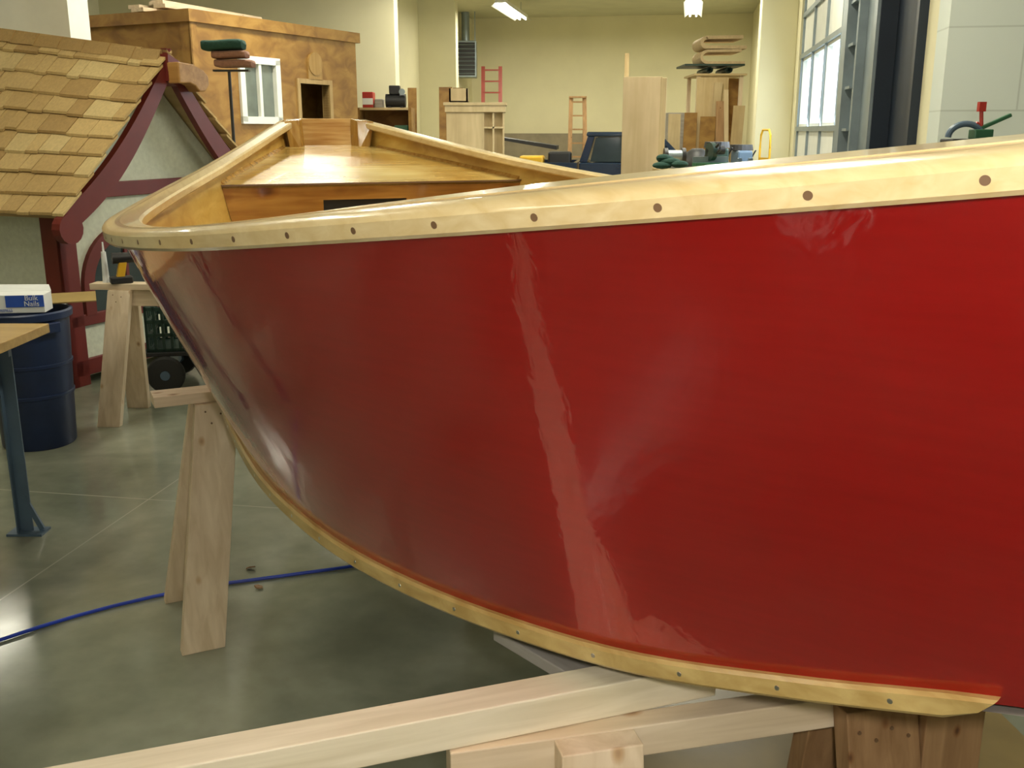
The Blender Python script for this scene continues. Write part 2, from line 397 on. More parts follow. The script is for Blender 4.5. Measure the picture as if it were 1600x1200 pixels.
for t in along(f,.0910,.97,.1325):
    out=outv(f,t,1);th=flare(t);p=f(t)+Vector((0,0,RZ))
    mk('plug',G().cyl(p+tilt(out,th,.0240,-.0165),p+tilt(out,th,.0260,-.0165),.0043,.0041,24),M['plug'],boat,'dark round wood plug')
f=lambda t:CHN(t,1)
for t in along(f,.099,.60,.135):
    out=outv(f,t,1);c=f(t)+out*.0165+Vector((0,0,-.002))
    mk('screw',G().cyl(c,c+out*.001,.0036,.0030,12),M['screw'],boat,'countersunk steel screw')
g=G()
vs,fs=grid(lambda t,v:(lambda a:Vector((a.x,a.y*(2*v-1),a.z+.001)))(CHN(t,1)),NT,6);g.add(vs,fs)
vs,fs=grid(lambda t,v:(lambda a:Vector((a.x,a.y*(2*v-1),a.z-.010)))(CHN(t,1)),NT,6);g.add(vs,fs,1)
mk('bottom',g,[M['inner'],M['greyboard']],boat,'flat rockered plywood bottom')
a=CHN(1,1);b=SHR(1,1)
def tr(y,z):
    k=(z-a.z)/(b.z-a.z);return Vector((a.x+(b.x-a.x)*k,y,z))
pts=[tr(-a.y,a.z),tr(a.y,a.z),tr(b.y+.01,b.z+.004),tr(b.y*.6,b.z+.012),tr(-b.y*.6,b.z+.012),tr(-b.y-.01,b.z+.004)]
mk('transom',G().prism(pts,(-.035,0,0)),M['transom'],boat,'honey coloured varnished transom board',bevel=.004)
for sd in(1,-1):
    y0=b.y-.002;y1=b.y-.075
    g=G().hexa([(5.28,sd*(y0-.005),1.40),(5.345,sd*(y0-.02),1.40),(5.345,sd*(y1-.02),1.40),(5.28,sd*(y1+.01),1.40),(5.27,sd*(y0+.02),1.548),(5.362,sd*y0,1.560),(5.362,sd*(y1-.01),1.562),(5.32,sd*(y1+.015),1.554)])
    mk('corner_post',g,M['post'],boat,'darker corner block beside the transom',bevel=.003)
def inb(s,z):
    k=(z-zc(s))/(zs_(s)-zc(s));return bc(s)+(bs(s)-bc(s))*k-.006
g=G();N=14;vs=[]
for i in range(N+1):
    s=4.24+(5.35-4.24)*i/N;z=1.290+(1.430-1.290)*i/N;w=inb(s,z)
    for y in(-w,w):
        vs+= [Vector((s,y,z)),Vector((s,y,z-.015))]
fs=[]
for i in range(N):
    o=i*4;q=o+4;fs+=[(o,q,q+2,o+2),(o+1,o+3,q+3,q+1)]
fs+=[(0,2,3,1),(N*4,N*4+1,N*4+3,N*4+2)]
mk('stern_deck',G().add(vs,fs),M['deck'],boat,'varnished birch plywood stern deck')
s0=4.24
g=G()
def piece(l0,l1,z0,z1):
    p=[Vector((s0,l0(z0),z0)),Vector((s0,l1(z0),z0)),Vector((s0,l1(z1),z1)),Vector((s0,l0(z1),z1))]
    g.prism(p,(.02,0,0))
W=lambda z:inb(s0,z);Wn=lambda z:-inb(s0,z)
zt=1.29;zo1=1.220;zo0=1.12;zb=.98
piece(Wn,W,zo1,zt);piece(Wn,W,zb,zo0);piece(Wn,lambda z:-.12,zo0,zo1);piece(lambda z:.24,W,zo0,zo1)
mk('deck_front',g,M['front'],boat,'amber board closing the stern locker with rectangular opening')
mk('locker_shade_panel',G().bx((s0+.03,-.4,1.0),(s0+.04,.4,1.25)),M['black'],boat,'black panel standing in for the shade inside the locker')  # thin black sheet behind the opening, locker shade put in as colour
mk('deck_edge_trim',G().prism([Vector((s0-.008,-W(1.28),1.283)),Vector((s0-.008,W(1.28),1.283)),Vector((s0-.008,W(1.292),1.290)),Vector((s0-.008,-W(1.292),1.290))],(.010,0,0)),M['plug'],boat,'dark seam trim')
for sd in(1,-1):
    vs=[]
    for i in range(13):
        s=4.25+(5.26-4.25)*i/12;z=1.291+(1.415-1.291)*i/12;w=inb(s,z)
        vs+=[Vector((s,sd*(w-.016),z)),Vector((s,sd*(w+.002),z)),Vector((s,sd*(w+.004),z+.016))]
    fs=[]
    for i in range(12):
        o=i*3
        for k in range(3): fs.append((o+k,o+(k+1)%3,o+3+(k+1)%3,o+3+k))
    fs+=[(0,1,2),(36,37,38)]
    mk('epoxy_fillet',G().add(vs,fs),M['post'],boat,'brown epoxy fillet along the deck edge')
g=G();g.hexa([(-.01,-.03,1.53),(.05,-.03,1.53),(.05,.03,1.53),(-.01,.03,1.53),(-.03,-.03,1.60),(.05,-.03,1.60),(.05,.03,1.60),(-.03,.03,1.60)])
g.hexa([(.26,-.02,.97),(.31,-.02,.97),(.31,.02,.97),(.26,.02,.97),(-.02,-.03,1.53),(.04,-.03,1.53),(.04,.03,1.53),(-.02,.03,1.53)])
mk('stem',g,M['red'],boat,'red stem post')
g=G();z=1.12;pts=[]
for s in(2.55,2.85): pts.append((s,inb(s,z)))
g.prism([Vector((2.55,-pts[0][1],z)),Vector((2.55,pts[0][1],z)),Vector((2.85,pts[1][1],z)),Vector((2.85,-pts[1][1],z))],(0,0,-.02))
mk('thwart',g,M['inner'],boat,'varnished plank seat')
# ---------------------------------------------------------------- sawhorses
def sawhorse(loc,rz,L,h,label,insetL=.12,insetR=.12,lw=.12,edge=False,splay=.06,mats=None,web0=.13):
    T=thing('sawhorse',label,'sawhorse',(loc[0],loc[1],0),rz,'site built sawhorses')
    mp=mats or (M['pinex'],M['pinez'])
    if edge:
        mk('top_board',G().bx((0,-.019,h-.048),(L,.019,h)),mp[0],T,bevel=.002);zt=h-.001
    else:
        mk('top_board',G().bx((0,-.045,h-.032),(L,.045,h)),mp[0],T,bevel=.002)
        mk('web_board',G().bx((web0,-.019,h-.12),(L-.1,.019,h-.0325)),mp[0],T,bevel=.002);zt=h-.033
    for k,x in enumerate((insetL,L-insetR)):
        ex=splay*(-1 if k==0 else 1)
        for sd in(-1,1):
            a,b=x-lw/2,x+lw/2
            y0,y1=sd*.0195,sd*.058;f0,f1=sd*.165,sd*.205
            g=G().hexa([(a+ex,f0,0),(b+ex,f0,0),(b+ex,f1,0),(a+ex,f1,0),(a,y0,zt),(b,y0,zt),(b,y1,zt),(a,y1,zt)])
            mk('leg',g,mp[1] if not(edge and k==1) else M['darkblock'],T,bevel=.002)
            if sd==-1:
                pos=[(a+.018+.026*i,h-.030-(i%2)*.014) for i in range(4)] if edge else ([(a+.03,h-.055),(a+.075,h-.065),(a+.05,h-.09)] if k==0 else [])
                for sx,sz in pos:
                    yy=-(.058+.147*(zt-sz)/zt);sx2=sx+ex*(zt-sz)/zt
                    mk('screw',G().cyl((sx2,yy+.001,sz),(sx2,yy-.0015,sz),.003,.003,10),M['plug'],T)
    if edge:
        mk('gusset_block',G().bx((L-insetR+.062,-.075,h-.30),(L-insetR+.16,-.0195,h-.004)),M['darkblock'],T,'dark brown wooden gusset block',bevel=.002)
    return T
sawhorse((-1.06,2.82),math.radians(26),1.15,.750,'raw pine sawhorse holding up the middle of the boat',.175,.12,.125,False,.115)
sawhorse((-.086,1.172),math.radians(13.5),.87,.70,'short pine sawhorse with screwed legs beneath the bow',.20,.25,.115,True,.02)
sawhorse((-2.2,5.18),math.radians(-3),.95,.73,'rough pine sawhorse beside the playhouse with a drill on it',.16,.12,.12,False,.06)
pl=thing('plank','long pale planed timber lying across a sawhorse','plank',(-1.137,.8475,.7015),math.atan2(.240,.698))
mk('board',G().bx((0,-.048,0),(1.50,0.006,.052)),M['plank'],pl,bevel=.002)
mk('plank',G().bx((0,-.04,0),(.20,.04,.02)),M['greyboard'],label='weathered grey board lying under the hull beside the pine plank',cat='plank',loc=(.0,1.48,.701),rz=math.radians(-50),bevel=.002)
mk('cardboard_sheet',G().bx((0,0,0),(1.15,1.5,.003)),M['card'],label='flattened brown cardboard sheet on the concrete beneath the bow',cat='cardboard',loc=(.22,1.55,0),rz=.1)
pts=[ground(x,y,.007) for x,y in((-120,1035),(0,1000),(60,980),(120,962),(180,946),(240,932),(300,920),(355,911),(440,900),(535,887),(640,872),(760,862))]
mk('extension_cable',G().tube(pts,.006,8),M['cable'],label='bright blue air hose or cable snaking across the concrete floor',cat='cable',smooth=True)
for (x,y) in((392,888),(405,918)):
    c=ground(x,y,.004);g=G()
    pp=[(random.uniform(.5,1)*.024*math.cos(q),random.uniform(.5,1)*.014*math.sin(q),random.uniform(-.003,.008)) for q in arc(0,5.4,7)]
    g.prism([Vector(q) for q in pp],(0,0,.004));mk('wood_scrap',g,M['darkblock'],label='small curled wood scrap lying on the floor',cat='scrap',loc=c,group='scraps on the floor')
# ---------------------------------------------------------------- workbench
wb=thing('workbench','plywood topped workbench with blue grey steel legs','workbench',(-1.74,3.67,0))
mk('worktop',G().bx((-1.5,-1.05,.765),(0,0,.80)),wood('workbench top',(.38,.24,.07),(.54,.37,.13),0,1,.4,.2),wb,bevel=.003)
for lx in(-.13,-1.38):
    for ly in(-.10,-.95):
        g=G();g.bx((lx-.025,ly-.003,0.008),(lx+.025,ly+.003,.765));g.bx((lx-.028,ly-.025,0.008),(lx-.022,ly+.025,.765));g.bx((lx-.06,ly-.045,0),(lx+.075,ly+.035,.009))
        g.beam((lx+.0,ly,.15),(lx+.06,ly,.012),.01,.02)
        mk('leg',g,M['bluesteel'],wb)
mk('rail',G().bx((-1.4,-.13,.70),(-.10,-.11,.764)),M['bluesteel'],wb)
tc_=thing('trash_can','ribbed navy blue plastic trash can filled with scraps','trash can',(-2.35,4.72,0))
mk('body',G().lathe((0,0,0),[(0,.005),(.165,.0),(.17,.01),(.195,.62),(.197,.63),(.212,.635),(.214,.665),(.205,.672),(.196,.668),(.19,.62),(.16,.03),(0,.03)],40),M['bluebin'],tc_,smooth=True)
for r,z in((.187,.40),(.181,.25)): mk('rib',G().lathe((0,0,z),[(r-.005,0),(r+.004,.004),(r+.005,.018),(r-.003,.022)],40),M['bluebin'],tc_,smooth=True)
for q in(-.6,2.5): mk('handle',G().box((.213*math.cos(q),.213*math.sin(q),.60),(.02,.09,.05),0,Matrix.Rotation(q,3,'Z')),M['bluebin'],tc_,bevel=.005)
nb=thing('nails_box','white and blue cardboard nail box resting on trash can','box',(-2.34,4.64,.674),math.radians(8))
mk('carton',G().bx((-.19,-.06,0),(.14,.06,.085)),M['whitep'],nb,bevel=.002)
mk('print_panel',G().bx((-.03,-.0625,.028),(.14,-.061,.083)),M['blueink'],nb,'blue printed panel')
mk('open_flap',G().hexa([(-.19,.06,.085),(.14,.06,.085),(.14,.062,.085),(-.19,.062,.085),(-.17,.10,.115),(.12,.10,.11),(.12,.102,.11),(-.17,.102,.115)]),M['whitep'],nb)
def text(body,size,mat,parent,loc,name):
    c=bpy.data.curves.new(name,'FONT');c.body=body;c.size=size;c.extrude=.0006;c.align_x='CENTER';c.space_line=.8
    o=bpy.data.objects.new('tmp',c);COL.objects.link(o);bpy.context.view_layer.update()
    me=bpy.data.meshes.new_from_object(o.evaluated_get(bpy.context.evaluated_depsgraph_get()));bpy.data.objects.remove(o)
    me.materials.clear();me.materials.append(mat)
    t=bpy.data.objects.new(name,me);COL.objects.link(t);t.parent=parent;t.location=loc;t.rotation_euler=(math.radians(90),0,0);return t
text('Bulk\nNails',.034,M['whitep'],nb,(.085,-.064,.060),'lettering')
text('NO SORT REFILLS',.017,M['blueink'],nb,(-.07,-.062,.008),'lettering')
g=G();g.box((0,0,0),(.3,.12,.006),0,Matrix.Rotation(.25,3,'X'));mk('cardboard_flap',g,M['card'],label='torn cardboard piece poking out of the trash can',cat='cardboard',loc=(-2.22,4.86,.70),rz=.4)
# ---------------------------------------------------------------- drill, crate cart
dr=thing('cordless_drill','yellow and black cordless drill standing on a sawhorse','drill',(-2.02,5.17,.731),.5)
mk('body',G().cyl((-.06,0,.13),(.06,0,.13),.030,.026,14),M['black'],dr,smooth=True)
mk('chuck',G().cyl((.06,0,.13),(.12,0,.13),.020,.011,12),M['black'],dr,smooth=True)
mk('handle',G().hexa([(-.05,-.018,.02),(-.01,-.018,.02),(-.01,.018,.02),(-.05,.018,.02),(-.03,-.018,.11),(.01,-.018,.11),(.01,.018,.11),(-.03,.018,.11)]),M['yellow'],dr,bevel=.005)
mk('battery',G().bx((-.08,-.035,0),(.03,.035,.035)),M['black'],dr,bevel=.006)
g=G();g.cyl((0,0,0),(0,0,.16),.018,.012,12);g.cyl((0,0,.16),(0,0,.21),.006,.004,10)
mk('caulk_tube',g,M['whitep'],label='upright white caulk tube on the sawhorse',cat='tube',loc=(-2.13,5.18,.731),smooth=True)
ct=thing('hand_cart','low garden cart with black pneumatic wheels beside the playhouse','cart',(-2.0,5.9,0),.15)
mk('platform',G().bx((-.2,-.2,.215),(.5,.25,.24)),M['black'],ct,bevel=.004)
for x,y in((-.07,-.22),(-.07,.27),(.4,-.22),(.4,.27)):
    w=mk('wheel',G().lathe((0,0,0),[(.03,-.03),(.075,-.03),(.1,-.026),(.11,-.01),(.11,.01),(.1,.026),(.075,.03),(.03,.03)],28).cyl((0,0,-.015),(0,0,.015),.07,.07,20),M['rubber'],ct,smooth=True)
    w.location=(x,y,.11);w.rotation_euler=(math.radians(90),0,0)
    mk('hub',G().cyl((x,y-.033,.11),(x,y+.033,.11),.028,.028,16),M['bluesteel'],ct)
mk('axle',G().cyl((-.07,-.22,.11),(-.07,.27,.11),.01).bx((-.09,-.15,.11),(-.05,.2,.215)),M['steel'],ct)
mk('axle',G().cyl((.4,-.22,.11),(.4,.27,.11),.01).bx((.38,-.15,.11),(.42,.2,.215)),M['steel'],ct)
mcr=thing('milk_crate','dark green slatted plastic crate sitting on the cart','crate',(-2.0,5.88,.241),.15)
g=G();w=.34;h=.27
g.bx((-w/2,-w/2,0),(w/2,w/2,.012))
for z in(.0,.09,.17,.245):
    t=.02
    g.bx((-w/2,-w/2,z),(w/2,-w/2+.012,z+t));g.bx((-w/2,w/2-.012,z),(w/2,w/2,z+t));g.bx((-w/2,-w/2,z),(-w/2+.012,w/2,z+t));g.bx((w/2-.012,-w/2,z),(w/2,w/2,z+t))
for i in range(8):
    x=-w/2+(w-.016)*i/7
    g.bx((x,-w/2,0),(x+.016,-w/2+.01,h));g.bx((x,w/2-.01,0),(x+.016,w/2,h));g.bx((-w/2,x,0),(-w/2+.01,x+.016,h));g.bx((w/2-.01,x,0),(w/2,x+.016,h))
mk('shell',g,M['dgreen'],mcr)
# ---------------------------------------------------------------- playhouse
PH=thing('playhouse','storybook playhouse with cedar shingle roof and red timber framing','playhouse',(-2.5,5.6,0),math.atan2(.92,.39))
wx0,wx1,wy=.13,1.69,.2
LEN=2.6
g=G()
g.prism([Vector((wx0,wy,.05)),Vector((wx1,wy,.05)),Vector((wx1,wy,1.16)),Vector((.91,wy,1.90)),Vector((wx0,wy,1.16))],(0,.06,0))
g.bx((wx0,wy,.05),(wx0+.06,LEN-.1,1.10));g.bx((wx1-.06,wy,.05),(wx1,LEN-.1,1.10));g.bx((wx0,LEN-.16,.05),(wx1,LEN-.1,1.10))
mk('stucco_walls',g,M['stucco'],PH,'off white stucco infill')
g=G()
yo=wy-.025
g.bx((wx0-.025,yo,0),(wx0+.02,yo+.14,1.13));g.bx((wx0-.025,yo,0),(wx0+.10,wy,1.16))
g.bx((wx1-.1,yo,0),(wx1+.02,wy,1.16))
g.bx((wx0,yo,1.11),(wx1,wy,1.20));g.bx((wx0,yo,.06),(wx1,wy,.16));g.bx((wx0,yo,.36),(wx1,wy,.43))
g.bx((wx0-.025,wy,.06),(wx0,LEN-.1,.16));g.bx((wx0-.025,wy+.9,.1),(wx0,wy+1.0,1.08))
mk('timber_frame',g,M['barn'],PH,'dark barn red half timbering',bevel=.004)
cx,cz=.62,.57
def ringp(r0,r1,y,th,g):
    A=arc(0,math.pi,22)
    o=[(cx+r1*math.cos(a),y,cz+r1*math.sin(a)) for a in A];i=[(cx+r0*math.cos(a),y,cz+r0*math.sin(a)) for a in A]
    for k in range(21):
        g.prism([Vector(o[k]),Vector(o[k+1]),Vector(i[k+1]),Vector(i[k])],(0,th,0))
g=G();ringp(.29,.37,wy-.03,.03,g);g.bx((cx-.37,wy-.03,.42),(cx-.29,wy,cz));g.bx((cx+.29,wy-.03,.42),(cx+.37,wy,cz));g.bx((cx-.012,wy-.02,.42),(cx+.012,wy,cz+.3))
mk('window_frame',g,M['barn'],PH)
g=G();g.prism([Vector((cx+.29*math.cos(a),wy-.006,cz+.29*math.sin(a))) for a in arc(0,math.pi,22)]+[Vector((cx-.29,wy-.006,.43)),Vector((cx+.29,wy-.006,.43))],(0,.005,0))
mk('window_glass',g,M['glassd'],PH)
def zz(x,yy,up): return 1.07+(.89+.13*max(yy,0))*x/.91+up
g=G()
for flip in(0,1):
    X=lambda x:x if not flip else 1.82-x
    NN=10
    for i in range(NN):
        for j in range(NN):
            xa,xb=.91*i/NN,.91*(i+1)/NN;ya,yb=.02+(LEN-.02)*j/NN,.02+(LEN-.02)*(j+1)/NN
            g.hexa([(X(x),y,zz(x,y,u)) for u in(-.045,-.02) for x,y in((xa,ya),(xb,ya),(xb,yb),(xa,yb))])
mk('roof_deck',g,M['plyy'],PH)
g=G();ROW=9
for flip in(0,1):
    for r in range(ROW):
        x0=-.04+.95*r/ROW;x1=min(x0+.95/ROW*1.35,.93)
        y=-.02-random.random()*.08
        while y<LEN:
            w=random.choice([.10,.13,.17,.20,.23]);ya=max(y,-.04);yb=min(y+w-.005,LEN+.02)
            if yb>ya+.015:
                dz=random.uniform(0,.007);dx=random.uniform(-.010,.004)
                xa=x0+dx;P=[]
                for th in(-.016,0.0):
                    for (xx,yy,u) in((xa,ya,.032+dz),(xa,yb,.032+dz),(x1,yb,.003),(x1,ya,.003)):
                        P.append(((xx if not flip else 1.82-xx),yy,zz(xx,yy,u+th)))
                g.hexa(P,random.choice([0,0,0,1,1,1,2,3]))
            y+=w
mk('shingles',g,SH,PH,'irregular tan cedar shingles')
g=G()
for i in range(13):
    y0=i*.2;g.hexa([(.83,y0,1.91+.13*y0),(.99,y0,1.91+.13*y0),(.99,y0+.21,1.93+.13*y0),(.83,y0+.21,1.93+.13*y0),(.88,y0,1.985+.13*y0),(.94,y0,1.985+.13*y0),(.94,y0+.21,2.0+.13*y0),(.88,y0+.21,2.0+.13*y0)])
mk('ridge_cap',g,SH[2],PH)
def scroll(cx,cz,r,n=16): return [(cx+r*math.cos(a),cz+r*math.sin(a)) for a in arc(0,2*math.pi*(n-1)/n,n)]
for flip in(0,1):
    X=lambda x:x if not flip else 1.82-x
    g=G();N=24
    def tb(u):
        x=-.02+.95*u;zt=1.055+.89*x/.91-.09*math.sin(math.pi*u);wd=.10+.04*math.sin(math.pi*u)
        return x,zt,zt-wd
    for i in range(N):
        a_=tb(i/N);b_=tb((i+1)/N)
        up=.03
        g.hexa([(X(a_[0]),-.035,a_[2]),(X(b_[0]),-.035,b_[2]),(X(b_[0]),.01,b_[2]),(X(a_[0]),.01,a_[2]),(X(a_[0]),-.035,a_[1]+up),(X(b_[0]),-.035,b_[1]+up),(X(b_[0]),.01,b_[1]+up),(X(a_[0]),.01,a_[1]+up)])
    g.prism([Vector((X(p[0]),-.045,p[1])) for p in scroll(.0,.97,.085)],(0,.06,0))
    mk('bargeboard',g,M['barn'],PH,'curved dark red bargeboard with scrolled foot')
g=G();g.prism([Vector((.91+p[0],-.06,1.86+p[1])) for p in ((-.05,-.06),(.02,-.09),(.06,-.04),(.06,.06),(-.04,.10))],(0,.10,0))
mk('ridge_block',g,M['barn'],PH)
beamm=wood('honey stained beam end',(.36,.17,.04),(.52,.28,.08),1,1,.5)
g=G();pts=[(-.07,.10),(.08,.09),(.17,.06),(.215,.02),(.22,-.04),(.18,-.085),(.12,-.09),(.08,-.05),(.03,-.035),(-.07,-.04)]
g.prism([Vector((.93+p[0]*.95,-.05,1.82+p[1]*.9)) for p in pts],(0,-.09,0))
mk('ridge_beam_end',g,beamm,PH,'scroll cut stained ridge beam end',bevel=.008)
# ---------------------------------------------------------------- pillar, cabin
room('trim_7',G().bx((-6.3,8.05,0),(-5.18,8.35,CE)),M['white'])
ca=math.atan2(2.3,1.17)
C=thing('cabin_shell','golden sheathed plywood cabin shell with white sliding window','cabin',(-2.98,9.7,0),ca)
L=2.6;Wd=2.6;HT=2.5
def wallbits(x0,x1,z0,z1,holes,y0,y1,g,m=0):
    xs=sorted(set([x0,x1]+[h[0] for h in holes]+[h[1] for h in holes]));zs2=sorted(set([z0,z1]+[h[2] for h in holes]+[h[3] for h in holes]))
    for a,b in zip(xs,xs[1:]):
        for c,d in zip(zs2,zs2[1:]):
            mx_,mz=(a+b)/2,(c+d)/2
            if any(h[0]<mx_<h[1] and h[2]<mz<h[3] for h in holes): continue
            g.bx((a,y0,c),(b,y1,d),m)
def loc_on(px,py):
    d=sight(px,py,1.)-Vector((0,0,H))
    ax,ay=math.cos(ca),math.sin(ca)
    den=d.x*ay-d.y*ax
    t=(-2.98*ay-9.7*ax)/den
    P=d*t;return ((P.x+2.98)*ax+(P.y-9.7)*ay,H+P.z)
wl=loc_on(379,190);wr=loc_on(432,95);dl=loc_on(471,200);drr=loc_on(513,133)
win=(wl[0],wr[0],wl[1],wr[1]);dor=(dl[0],drr[0],0,drr[1])
g=G();wallbits(0,L,0,HT,[win,dor],0,.08,g)
g.bx((0,0.08,0),(.08,Wd,HT));g.bx((L-.08,.08,0),(L,Wd,HT));g.bx((.08,Wd-.08,0),(L-.08,Wd,HT))
mk('sheathing',g,[M['osbz']],C,'golden brown sheathing panels')
mk('roof',G().bx((-.04,-.04,HT-.02),(L+.04,Wd+.04,HT+.09)),M['osbx'],C,'flat timber roof edge')
mk('interior',G().bx((.12,.5,0),(L-.12,.55,HT-.1)),M['osbz'],C)
g=G();t=.05
a0,a1,b0,b1=win
g.bx((a0-.02,-.03,b0-.02),(a1+.02,.02,b0+t));g.bx((a0-.02,-.03,b1-t),(a1+.02,.02,b1+.02));g.bx((a0-.02,-.03,b0),(a0+t,.02,b1));g.bx((a1-t,-.03,b0),(a1+.02,.02,b1));g.bx(((a0+a1)/2-.02,-.02,b0),((a0+a1)/2+.02,.02,b1))
mk('window_frame',g,M['white'],C,'white vinyl sliding window')
mk('window_pane',G().bx((a0,.02,b0),(a1,.03,b1)),M['glassg'],C)
a0,a1,b0,b1=dor;g=G();g.bx((a0-.05,-.02,0),(a0,.09,b1+.05));g.bx((a1,-.02,0),(a1+.05,.09,b1+.05));g.bx((a0,-.02,b1),(a1,.09,b1+.05))
mk('door_casing',g,wood('tan door casing',(.34,.22,.08),(.46,.31,.13),2,1,.6),C)
v=loc_on(490,100);mk('vent',G().cyl((v[0],.0,v[1]),(v[0],-.03,v[1]),.12,.12,20).bx((v[0]-.12,-.02,v[1]-.17),(v[0]+.12,0,v[1])),wood('vent board',(.30,.17,.04),(.38,.23,.07),2,1,.6),C,'arched wooden gable vent')
mk('corner_board',G().bx((-.02,-.02,0),(.07,0,HT)).bx((-.02,-.02,0),(0,.1,HT)),M['osbz'],C)
lum=thing('lumber_stack','loose stack of boards on the cabin roof','lumber',(-2.98,9.7,HT+.09),ca)
for i in range(6):
    mk('board',G().box((.75+.05*i,.5+.12*(i%3),.02+.042*(i//2)),(1.6,.14,.035),0,Matrix.Rotation(.05*i-.1,3,'Z')),M['pinex'],lum)
# ---------------------------------------------------------------- stand with folded blankets
p=sight(358,112,8.2)
st=thing('pole_stand','black steel pole stand holding folded blankets','stand',(p.x,p.y,0))
mk('pole',G().cyl((0,0,0.03),(0,0,p.z),.015,.012,12),M['black'],st,smooth=True)
mk('base',G().cyl((0,0,0),(0,0,.03),.2,.18,24),M['black'],st)
mk('cross_arm',G().bx((-.12,-.03,p.z),(.16,.03,p.z+.015)),M['black'],st)
def blanket(c,L,hh,mat,label,sk):
    g=G();N=16;vs=[];n=20
    for j in range(N+1):
        a=math.pi*j/N;x=-L/2+L*j/N;k=min(1,(math.sin(a)*4)**.5 if math.sin(a)>0 else 0)
        for i in range(n):
            q=2*math.pi*i/n;cc,ss=math.cos(q),math.sin(q)
            e=lambda v:math.copysign(abs(v)**.6,v)
            vs.append((x,.09*k*e(cc),hh*k*e(ss)+sk*x+.007*math.sin(14*x)))
    g.add(vs,[(j*n+i,j*n+(i+1)%n,(j+1)*n+(i+1)%n,(j+1)*n+i) for j in range(N) for i in range(n)])
    return mk('folded_blanket',g,mat,label=label,cat='blanket',loc=c,smooth=True)
blanket((p.x+.05,p.y,p.z+.060),.33,.030,M['mauve'],'dusty brown folded blanket lying lowest on a pole stand',-.06)
blanket((p.x+.02,p.y,p.z+.126),.30,.030,M['mauve'],'dusty brown folded blanket in the middle of a stack',-.04)
blanket((p.x-.03,p.y,p.z+.198),.36,.040,M['greenf'],'dark green folded blanket on top of brown ones',-.02)
# ---------------------------------------------------------------- back of shop
def boxat(name,px0,py0,px1,py1,Y,dep,mat,label,cat,tofloor=False,bevel=.004,group=None):
    a=sight(px0,py1,Y);b=sight(px1,py0,Y)
    z0=0 if tofloor else a.z
    x0=sight(px0,(py0+py1)/2,Y).x;x1=sight(px1,(py0+py1)/2,Y).x
    return mk(name,G().bx((-(x1-x0)/2,0,0),((x1-x0)/2,dep,b.z-z0)),mat,label=label,cat=cat,loc=((x0+x1)/2,Y,z0),rz=0,bevel=bevel,group=group)
zt=sight(600,168,13.3).z
X0=sight(556,170,13.3).x;X1=sight(642,170,13.3).x
sh=thing('shelving_unit','cluttered wooden shelving unit along the partition','shelf',(X0,13.35,0))
w=X1-X0
for x in(0,w-.04): mk('upright',G().bx((x,0,0),(x+.04,.45,zt)),M['osbz'],sh)
for k in range(4):
    z=zt-.03-k*.42;mk('shelf_board',G().bx((.04,0,z),(w-.04,.45,z+.03)),M['plyx'],sh)
mk('back_panel',G().bx((0,.45,0),(w,.47,zt)),M['osbz'],sh)
def onshelf(name,px0,px1,h,mat,label,cat,z,dy=.1):
    x0=sight(px0,150,13.4).x;x1=sight(px1,150,13.4).x
    return mk(name,G().bx((-(x1-x0)/2,0,0),((x1-x0)/2,.22,h)),mat,label=label,cat=cat,loc=((x0+x1)/2,13.35+dy,z),bevel=.01)
rb=onshelf('carton',565,582,.20,M['redp'],'red and white cardboard carton on top of the shelving','box',zt)
mk('paper_band',G().bx((-.068,-.004,.04),(.068,-.001,.12)),M['whitep'],rb)
onshelf('cardboard_box',584,597,.11,M['greyboard'],'small grey brown box on top of the shelving','box',zt)
cmp_=thing('compressor','small black compressor on top of the shelving','compressor',(sight(617,150,13.4).x,13.5,zt))
mk('tank',G().cyl((-.13,0,.09),(.13,0,.09),.085,.085,18),M['black'],cmp_,smooth=True);mk('motor',G().bx((-.08,-.06,.17),(.06,.06,.28)),M['black'],cmp_,bevel=.01);mk('gauge',G().cyl((.09,-.05,.2),(.09,-.08,.2),.04,.04,14),M['steel'],cmp_)
for x in(-.1,.06): mk('foot',G().bx((x,-.07,0),(x+.04,.07,.02)),M['rubber'],cmp_)
onshelf('toolbox',586,608,.1,M['redp'],'low red metal toolbox on a shelf','toolbox',zt-.42)
onshelf('storage_tote',614,636,.2,M['green'],'teal green storage tote on a shelf','tote',zt-.42)
def lean(name,px0,px1,py0,Y,mat,label,th=.02,tilt_=.12,dx=0):
    x0=sight(px0,py0,Y).x;x1=sight(px1,py0,Y).x;z=sight(px0,py0,Y).z
    g=G();g.hexa([(0,0,0),(x1-x0,0,0),(x1-x0,th,0),(0,th,0),(dx,tilt_*z,z),(x1-x0+dx,tilt_*z,z),(x1-x0+dx,tilt_*z+th,z),(dx,tilt_*z+th,z)])
    mk(name,g,mat,label=label,cat='board',loc=(x0,Y,0),group='sheet goods leaning in the shop')
lean('osb_panel',684,705,135,17.2,M['osbz'],'brown sheathing strip leaning against the partition')
lean('osb_panel',706,722,136,17.2,M['osbz'],'brown sheathing strip leaning against the partition')
lean('plywood_panel',634,648,136,14.1,M['osbz'],'narrow board standing beside the shelving')
lean('plywood_panel',978,985,82,21,M['plyz'],'tall thin tapered board leaning on the far wall',.02,.06)
Yc=12.;a=sight(697,166,Yc);b=sight(788,166,Yc);zt2=sight(700,160,Yc).z;Wc=b.x-a.x
cb=thing('bookcase','unfinished pale plywood cabinet with open cubbies','cabinet',(a.x,Yc,0))
mk('top',G().bx((-.03,-.05,zt2-.035),(Wc+.03,.5,zt2)),M['tanply'],cb,bevel=.004)
mk('cornice',G().bx((-.015,-.03,zt2-.11),(Wc+.015,.48,zt2-.035)),M['tanply'],cb,bevel=.004)
hw=Wc*.62
